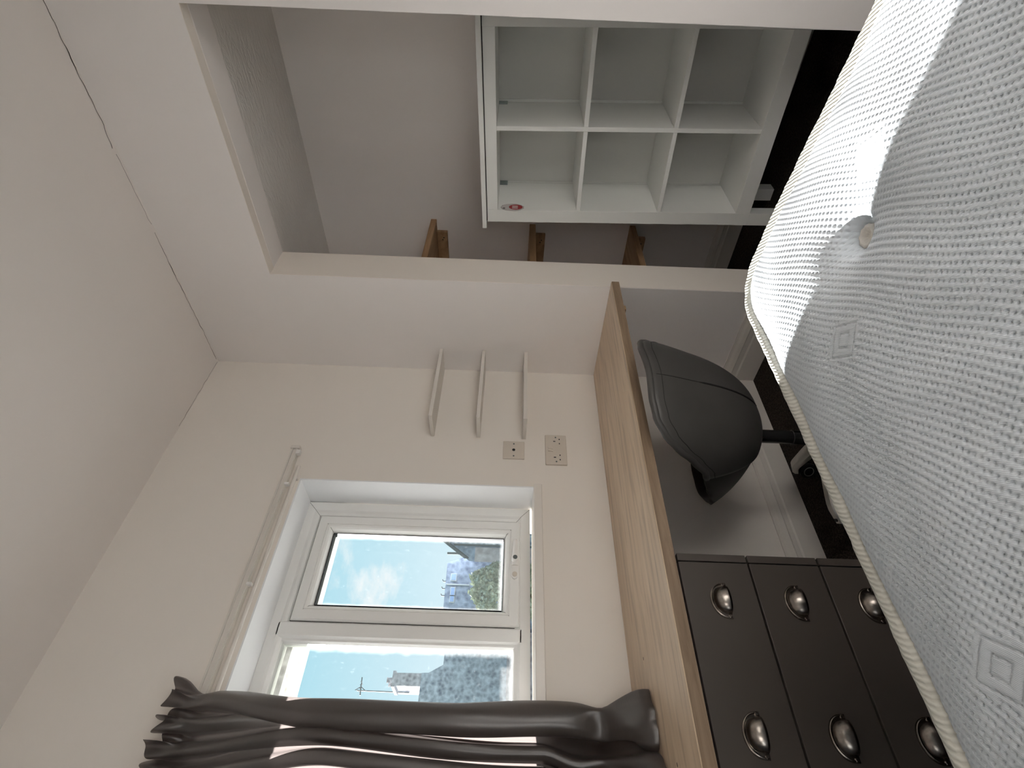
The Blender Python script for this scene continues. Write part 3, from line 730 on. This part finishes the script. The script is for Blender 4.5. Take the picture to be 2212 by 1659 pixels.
# ------------------------------------------------------------------ raw pine shelves in the left part of the alcove
PS = [(1.500, 1.5275, 0.392, 'topmost raw pine shelf on battens behind the alcove jamb'), (1.010, 1.040, 0.385, 'middle raw pine shelf on battens behind the alcove jamb'),
      (0.517, 0.545, 0.398, 'lowest raw pine shelf on battens behind the alcove jamb')]
for i, (z0, z1, xe, lab) in enumerate(PS):
    s = empty('pine_shelf', (0.2, 0.45, z0)); tag(s, lab, 'shelf', 'raw pine shelves in the alcove')
    bm = nb((0.0008, xe, AT + .15, BK - .0008, z0, z1), bev=.002); obj('board', bm, M_pine, s)
    obj('front_lip', nb((xe - .03, xe + .0005, AT + .0015, AT + .149, z0 + .0004, z1 - .0004), bev=.002), M_pine, s)
    obj('side_filler', nb((0.0008, xe - .031, AT + .0015, AT + .149, z0, z1), bev=.001), M_pine, s)
    zb = (1.449, .959, .458)[i]; xb = (.333, .339, .340)[i]
    obj('batten', nb((0.0008, xb, BK - .022, BK - .0008, zb, z0 - .0006), bev=.001), M_pine, s)
    for q in (0, 1):
        bm = bmesh.new(); lathe(bm, [(.0035, BK - .0225), (.0035, BK - .0218)], (xb - .03 - .012 * q, 0, zb + .018 + .006 * q), 'Y', 10); obj('screw_hole', bm, M_black, s)

# ------------------------------------------------------------------ bed: divan base and mattress
MX0, MX1, MY0, MY1 = 1.176, 2.09, -2.92, -1.009
RC, RT = 0.075, 0.0135
def z_edge(x): return 0.725 - 0.026 * sstep(1.24, 1.70, x) - (0.012 * sstep(1.22, 1.55, x) * 0)
base = empty('divan_base', (1.63, -1.97, 0.0)); tag(base, 'grey fabric divan base on castors under the white mattress', 'bed base')
obj('upholstered_base', nb((MX0 + .03, MX1 - .03, MY0 + .03, MY1 - .03, 0.06, 0.452), bev=.012), M_divan, base)
for fx in (MX0 + .1, MX1 - .1):
    for fy in (MY0 + .12, MY1 - .12):
        bm = bmesh.new(); lathe(bm, [(.028, 0), (.03, .03), (.022, .062)], (fx, fy, 0), 'Z', 14); obj('foot', bm, M_caster, base)
mt = empty('mattress', (1.63, -1.97, 0.453)); tag(mt, 'white knitted mattress with piped edge and tufted button, partly in sun', 'mattress')
def rr_map(x, y, x0, x1, y0, y1, rc):
    """square grid -> rounded rectangle"""
    cxl, cxr, cyb, cyt = x0 + rc, x1 - rc, y0 + rc, y1 - rc
    ux = (x - cxl) / rc if x < cxl else (x - cxr) / rc if x > cxr else 0
    uy = (y - cyb) / rc if y < cyb else (y - cyt) / rc if y > cyt else 0
    if ux and uy:
        mxn = ux * math.sqrt(1 - uy * uy / 2); myn = uy * math.sqrt(1 - ux * ux / 2)
        x = (cxl if ux < 0 else cxr) + mxn * rc; y = (cyb if uy < 0 else cyt) + myn * rc
    return x, y
def inset_d(x, y, x0, x1, y0, y1, rc):
    cx, cy = (x0 + x1) / 2, (y0 + y1) / 2
    qx, qy = abs(x - cx) - (x1 - x0) / 2 + rc, abs(y - cy) - (y1 - y0) / 2 + rc
    return -(math.hypot(max(qx, 0), max(qy, 0)) + min(max(qx, qy), 0) - rc)
IN = 0.017
tx0, tx1, ty0, ty1 = MX0 + IN, MX1 - IN, MY0 + IN, MY1 - IN
def axis_pts(a, b, fine0, fine1, hf, hc):
    P = [a]; x = a
    while x < b - 1e-6:
        s_ = hf if fine0 <= x < fine1 else hc
        x = min(b, x + s_); P.append(x)
    return P
import numpy as np
ALLT = TUFTS + [(1.84, -1.248), (1.36, -2.0), (1.84, -2.0), (1.6, -2.4)]
def np_sstep(a, b, x):
    t = np.clip((x - a) / (b - a), 0, 1); return t * t * (3 - 2 * t)
def z_top(x, y, relief=True):
    x = np.asarray(x, float); y = np.asarray(y, float)
    cx_, cy_ = (tx0 + tx1) / 2, (ty0 + ty1) / 2; rc = RC - .01
    qx, qy = np.abs(x - cx_) - (tx1 - tx0) / 2 + rc, np.abs(y - cy_) - (ty1 - ty0) / 2 + rc
    d = np.maximum(0, -(np.hypot(np.maximum(qx, 0), np.maximum(qy, 0)) + np.minimum(np.maximum(qx, qy), 0) - rc))
    z = 0.725 - 0.026 * np_sstep(1.24, 1.70, x) - 0.006 + 0.020 * (1 - np.exp(-d / 0.045)) - 0.004 * np.exp(-d / .006)
    for (px, py) in ALLT:
        r = np.hypot(x - px, y - py)
        z = z - 0.014 * np.exp(-(r / 0.022) ** 3) - 0.030 * np.exp(-(r / 0.058) ** 1.4)
    z = z + 0.0016 * np.sin(x * 31 + 2 * np.sin(y * 13)) * np.sin(y * 27 + 1.5 * np.sin(x * 17))
    if relief:
        wobu = 0.16 * np.sin(x * 41 + y * 23) + 0.10 * np.sin(y * 67 - x * 29)
        wobv = 0.14 * np.sin(y * 37 - x * 19 + 1) + 0.10 * np.sin(x * 71 + y * 11)
        ax, ay, bx, by = 0.0034, -0.0054, -0.0068, -0.0036
        det = ax * by - ay * bx
        u = (x * by - y * bx) / det + wobu; v = (-x * ay + y * ax) / det + wobv
        fu, fv = u - np.floor(u) - .5, v - np.floor(v) - .5
        fu = fu + .35 * fv
        pit = np.exp(-((fu / .22) ** 2 + (fv / .19) ** 2))
        flat = np.zeros_like(x)
        for (px, py) in MOTIFS:
            q = np.abs(x - px) / .030 + np.abs(y - py) / .026
            flat = np.maximum(flat, 1 - np_sstep(1.12, 1.25, q))
            ring = np.maximum(np.exp(-((q - .95) / .07) ** 2), np.exp(-((q - .42) / .08) ** 2))
            z = z - 0.0016 * ring * (0.55 + 0.45 * np.sin(2 * np.pi * (x + y * .6) / .0032))
        # flat margin round each motif and a softer quilt near the tape
        fade = np_sstep(0.0, 0.012, d)
        z = z - 0.0025 * pit * (1 - flat) * fade
    return z
xs = np.array(axis_pts(tx0, tx1, tx0, 1.72, 0.00125, 0.02)); ys = np.array(axis_pts(ty0, ty1, -1.76, ty1, 0.00125, 0.03))
GX, GY = np.meshgrid(xs, ys)
rc = RC - .01
UX = np.where(GX < tx0 + rc, (GX - tx0 - rc) / rc, np.where(GX > tx1 - rc, (GX - tx1 + rc) / rc, 0))
UY = np.where(GY < ty0 + rc, (GY - ty0 - rc) / rc, np.where(GY > ty1 - rc, (GY - ty1 + rc) / rc, 0))
GX = GX + (np.sqrt(1 - UY * UY / 2) - 1) * UX * rc * (UY != 0); GY = GY + (np.sqrt(1 - UX * UX / 2) - 1) * UY * rc * (UX != 0)
GZ = z_top(GX, GY)
off = root_loc(mt)
co = np.stack([GX - off.x, GY - off.y, GZ - off.z], -1).reshape(-1, 3)
ny, nx = GX.shape
ii = (np.arange(ny - 1)[:, None] * nx + np.arange(nx - 1)[None, :]).reshape(-1)
faces = np.stack([ii, ii + 1, ii + nx + 1, ii + nx], -1).astype(np.int32)
me = bpy.data.meshes.new('top_cover'); me.vertices.add(len(co)); me.vertices.foreach_set('co', co.ravel())
me.loops.add(faces.size); me.loops.foreach_set('vertex_index', faces.ravel()); me.polygons.add(len(faces))
me.polygons.foreach_set('loop_start', np.arange(0, faces.size, 4, dtype=np.int32)); me.polygons.foreach_set('use_smooth', np.ones(len(faces), bool))
me.update(calc_edges=True); me.validate(); me.materials.append(M_tick)
tco = bpy.data.objects.new('top_cover', me); COL.objects.link(tco); tco.parent = mt
def rr_loop(x0, x1, y0, y1, rc, n=14, step=0.02):
    P = []
    for (cx, cy, a0) in ((x1 - rc, y1 - rc, 0), (x0 + rc, y1 - rc, 90), (x0 + rc, y0 + rc, 180), (x1 - rc, y0 + rc, 270)):
        for i in range(n + 1):
            a = R(a0 + 90 * i / n); P.append((cx + rc * math.cos(a), cy + rc * math.sin(a)))
    Q = []
    for (p, q) in zip(P, P[1:] + P[:1]):
        L_ = math.hypot(q[0] - p[0], q[1] - p[1]); m = max(1, int(L_ / step))
        for i in range(m): Q.append((p[0] + (q[0] - p[0]) * i / m, p[1] + (q[1] - p[1]) * i / m))
    return Q
loop = rr_loop(MX0 + RT, MX1 - RT, MY0 + RT, MY1 - RT, RC - RT, 16, 0.008)
bm = bmesh.new()
tube(bm, [(x, y, z_edge(x) - RT + 0.0012 * noise.noise(Vector((x * 60, y * 60, 0)))) for x, y in loop],
     [RT * (1 + 0.07 * noise.noise(Vector((x * 90, y * 90, 7)))) for x, y in loop], 14, closed=True)
obj('piping', bm, M_tape, mt, True)
lo = [(x, y, 0.453 + RT) for x, y in rr_loop(MX0 + RT, MX1 - RT, MY0 + RT, MY1 - RT, RC - RT, 10, 0.05)]
bm = bmesh.new(); tube(bm, lo, RT, 10, closed=True); obj('piping', bm, M_tape, mt, True)
l2 = rr_loop(MX0 + .016, MX1 - .016, MY0 + .016, MY1 - .016, RC - .016, 10, 0.05)
rows = [[(x, y, 0.453 + 0.01 + (z_edge(x) - 0.453 - .03) * j / 6) for x, y in l2 + l2[:1]] for j in range(7)]
bm = bmesh.new(); grid(bm, rows); bm.faces.new([v_ for v_ in bm.verts[:]][:0] or [bm.verts.new((x, y, 0.4535)) for x, y in l2]); obj('side_border', bm, M_tick, mt, True)
# tufted button sunk in its dimple
tx, ty = TUFTS[0]; zt = float(z_top(tx, ty, False)) + .001
bm = bmesh.new(); rows = []
for i in range(33):
    a = 2 * math.pi * i / 32; sc_ = 1 + .07 * math.sin(9 * a)
    rows.append([(tx + r_ * sc_ * math.cos(a), ty + r_ * sc_ * math.sin(a), zt + hh) for r_, hh in ((0, .0035), (.005, .004), (.0095, .009), (.0130, .009), (.0160, .004), (.0160, .0))])
grid(bm, rows); bmesh.ops.remove_doubles(bm, verts=bm.verts, dist=1e-6); obj('tuft_button', bm, M_button, mt, True)

# ------------------------------------------------------------------ outside the window
struct('ground', nb((-120, 120, -90, 90, -3.3, -3.2)), M_grass)
def ext(name, out, x0, x1, m, parent, slip=0.0):
    bm = bmesh.new(); prism(bm, out, lambda q: (x0, q[0] + slip, q[1]), lambda q: (x1, q[0], q[1])); return obj(name, bm, m, parent)
ha = empty('stone_house', (-33, 5.5, -3.2)); tag(ha, 'grey stone house with a chimney stack and television aerial, seen through the left pane', 'house')
ext('wall', [(-2, -3.2), (9.9, -3.2), (9.9, 4.0), (9.1, 4.0), (9.1, 4.09), (8.06, 4.09), (7.64, 4.82), (7.62, 5.2), (-2, 5.2)], -38, -30, M_stone, ha)
ext('brick_band', [(-1.9, -3.2), (9.85, -3.2), (9.85, .66), (-1.9, .66)], -30.001, -29.9, M_brick, ha)
ext('roof', [(-2.2, 5.2), (7.0, 5.2), (5.0, 5.35), (-0.5, 5.35)], -38.2, -30.6, M_slate, ha)
ext('chimney_stack', [(6.97, 4.7), (7.62, 4.7), (7.60, 6.55), (7.70, 6.58), (7.70, 6.74), (6.92, 6.74), (6.92, 6.58), (6.97, 6.55)], -31.6, -30.05, M_chim, ha)
for px in (-30.4, -31.1):
    bm = bmesh.new(); lathe(bm, [(.14, 6.74), (.12, 7.0), (.15, 7.05)], (px, 7.32, 0), 'Z', 12); obj('chimney_pot', bm, M_chim, ha)
ae = empty('roof_aerial', (-31.0, 6.95, 6.4)); ae.parent = None
bpy.data.objects.remove(ae)
bm = bmesh.new(); tube(bm, [(-31.2, 6.96, 5.9), (-31.2, 6.99, 8.75)], .03, 6); ma = obj('aerial_mast', bm, M_pipe, ha)
bm = bmesh.new(); tube(bm, [(-31.2, 6.75, 8.52), (-31.2, 7.65, 8.60)], .03, 6)
for q in (-.32, -.16, 0, .16): tube(bm, [(-31.2 - .28, 7.2 + q, 8.56), (-31.2 + .28, 7.2 + q, 8.56)], .018, 5)
tube(bm, [(-31.2, 7.0, 8.3), (-31.2, 7.18, 8.56)], .02, 5); tube(bm, [(-31.2, 7.0, 8.85), (-31.2, 7.18, 8.56)], .02, 5)
obj('aerial', bm, M_pipe, ha)
hb = empty('pink_gabled_house', (-26, 13.5, -3.2)); tag(hb, 'pale pink gabled house with slate hung upper wall at the right of the opening pane', 'house')
ext('gable_wall', [(11.08, -3.2), (11.08, 2.76), (11.22, 2.95), (14.2, 6.9), (17.5, 2.8), (17.5, -3.2)], -27.8, -24, M_slate, hb, 2.9)
ext('pink_wall', [(11.06, -3.2), (11.06, 2.50), (11.80, 2.50), (11.80, -3.2)], -24.01, -23.9, M_pinkrender, hb)
ext('side_wall', [(11.95, -3.2), (11.95, 3.2), (17.3, 3.2), (17.3, -3.2)], -24.01, -23.92, M_stone, hb)
ext('verge', [(11.12, 2.80), (11.22, 2.93), (14.2, 6.9), (14.2, 7.1), (11.10, 3.0)], -27.85, -23.8, M_pipe, hb, 3.1)
bm = bmesh.new(); tube(bm, [(-23.85, 11.88, -3.2), (-23.85, 11.88, 3.6)], .05, 8); obj('downpipe', bm, M_pipe, hb)
bm = bmesh.new(); tube(bm, [(-24.4, 11.68, 3.3), (-24.4, 11.67, 3.95)], .06, 8); obj('vent_pipe', bm, M_pipe, hb)
for (wy, wz) in ((12.25, 1.55), (12.25, 0.98)):
    obj('window', nb((-23.95, -23.86, wy - .10, wy + .45, wz - .03, wz + .05)), M_white, hb)
hc = empty('blue_slate_house', (-30, 10.8, -3.2)); tag(hc, 'blue grey slate clad house with two small windows in the middle of the opening pane', 'house')
ext('wall', [(10.1, -3.2), (13.3, -3.2), (13.3, 3.35), (12.93, 4.27), (10.1, 4.22)], -34, -28, M_slate, hc)
for (wy, wz, ww, wh_) in ((12.05, 3.82, .22, .17), (11.22, 3.80, .26, .14), (10.80, 3.80, .20, .14)):
    f_ = obj('window', nb((-28.0, -27.93, wy - ww, wy + ww, wz - wh_, wz + wh_)), M_white, hc)
    obj('pane', nb((-27.94, -27.91, wy - ww + .05, wy + ww - .05, wz - wh_ + .04, wz + wh_ - .04)), M_farglass, f_)
for py in (11.95, 11.52, 11.12):
    bm = bmesh.new(); tube(bm, [(-28.3, py, 4.15), (-28.3, py, 4.42), (-28.3, py + .10, 4.47)], .035, 6); obj('vent_pipe', bm, M_pipe, hc)
bm = bmesh.new(); tube(bm, [(-27.95, 11.62, 2.9), (-27.95, 11.62, 4.2)], .045, 6); obj('downpipe', bm, M_white, hc)
# garden shrubs below the slate house
def shrub(name, label, c, rx, ry, rz, n, seed):
    rnd = random.Random(seed); t = empty(name, (c[0], c[1], -3.2)); tag(t, label, 'tree', 'garden trees behind the window')
    bm = bmesh.new(); tube(bm, [(c[0], c[1], -3.2), (c[0] + .05, c[1], c[2] - rz * .6)], [.12, .05], 8); obj('trunk', bm, M_bark, t)
    bm = bmesh.new()
    for _ in range(n):
        u, v_ = rnd.uniform(-1, 1), rnd.uniform(0, 2 * math.pi); s_ = math.sqrt(1 - u * u); r_ = rnd.uniform(.72, 1.0) ** .5 * (0.85 + .3 * noise.noise(Vector((u * 3, v_, seed))))
        p = Vector((c[0] + rx * r_ * s_ * math.cos(v_), c[1] + ry * r_ * s_ * math.sin(v_), c[2] + rz * r_ * u))
        a = Vector((rnd.uniform(-1, 1), rnd.uniform(-1, 1), rnd.uniform(-1, 1))).normalized(); b2 = a.orthogonal().normalized(); l_ = rnd.uniform(.05, .11)
        q = [p + a * l_, p + b2 * l_ * .5, p - a * l_, p - b2 * l_ * .5]
        bm.faces.new([bm.verts.new(x_) for x_ in q])
    o_ = obj('foliage', bm, M_leaf, t); o_['kind'] = 'stuff'
shrub('garden_tree', 'tall rounded garden tree in front of the slate house, left of the two', (-13.2, 4.72, 0.70), 0.8, 0.72, 1.45, 5200, 3)
shrub('garden_tree', 'lower bushy garden tree beside the pink house, right of the two', (-15.4, 6.10, 0.75), 0.8, 0.72, 1.45, 5200, 5)
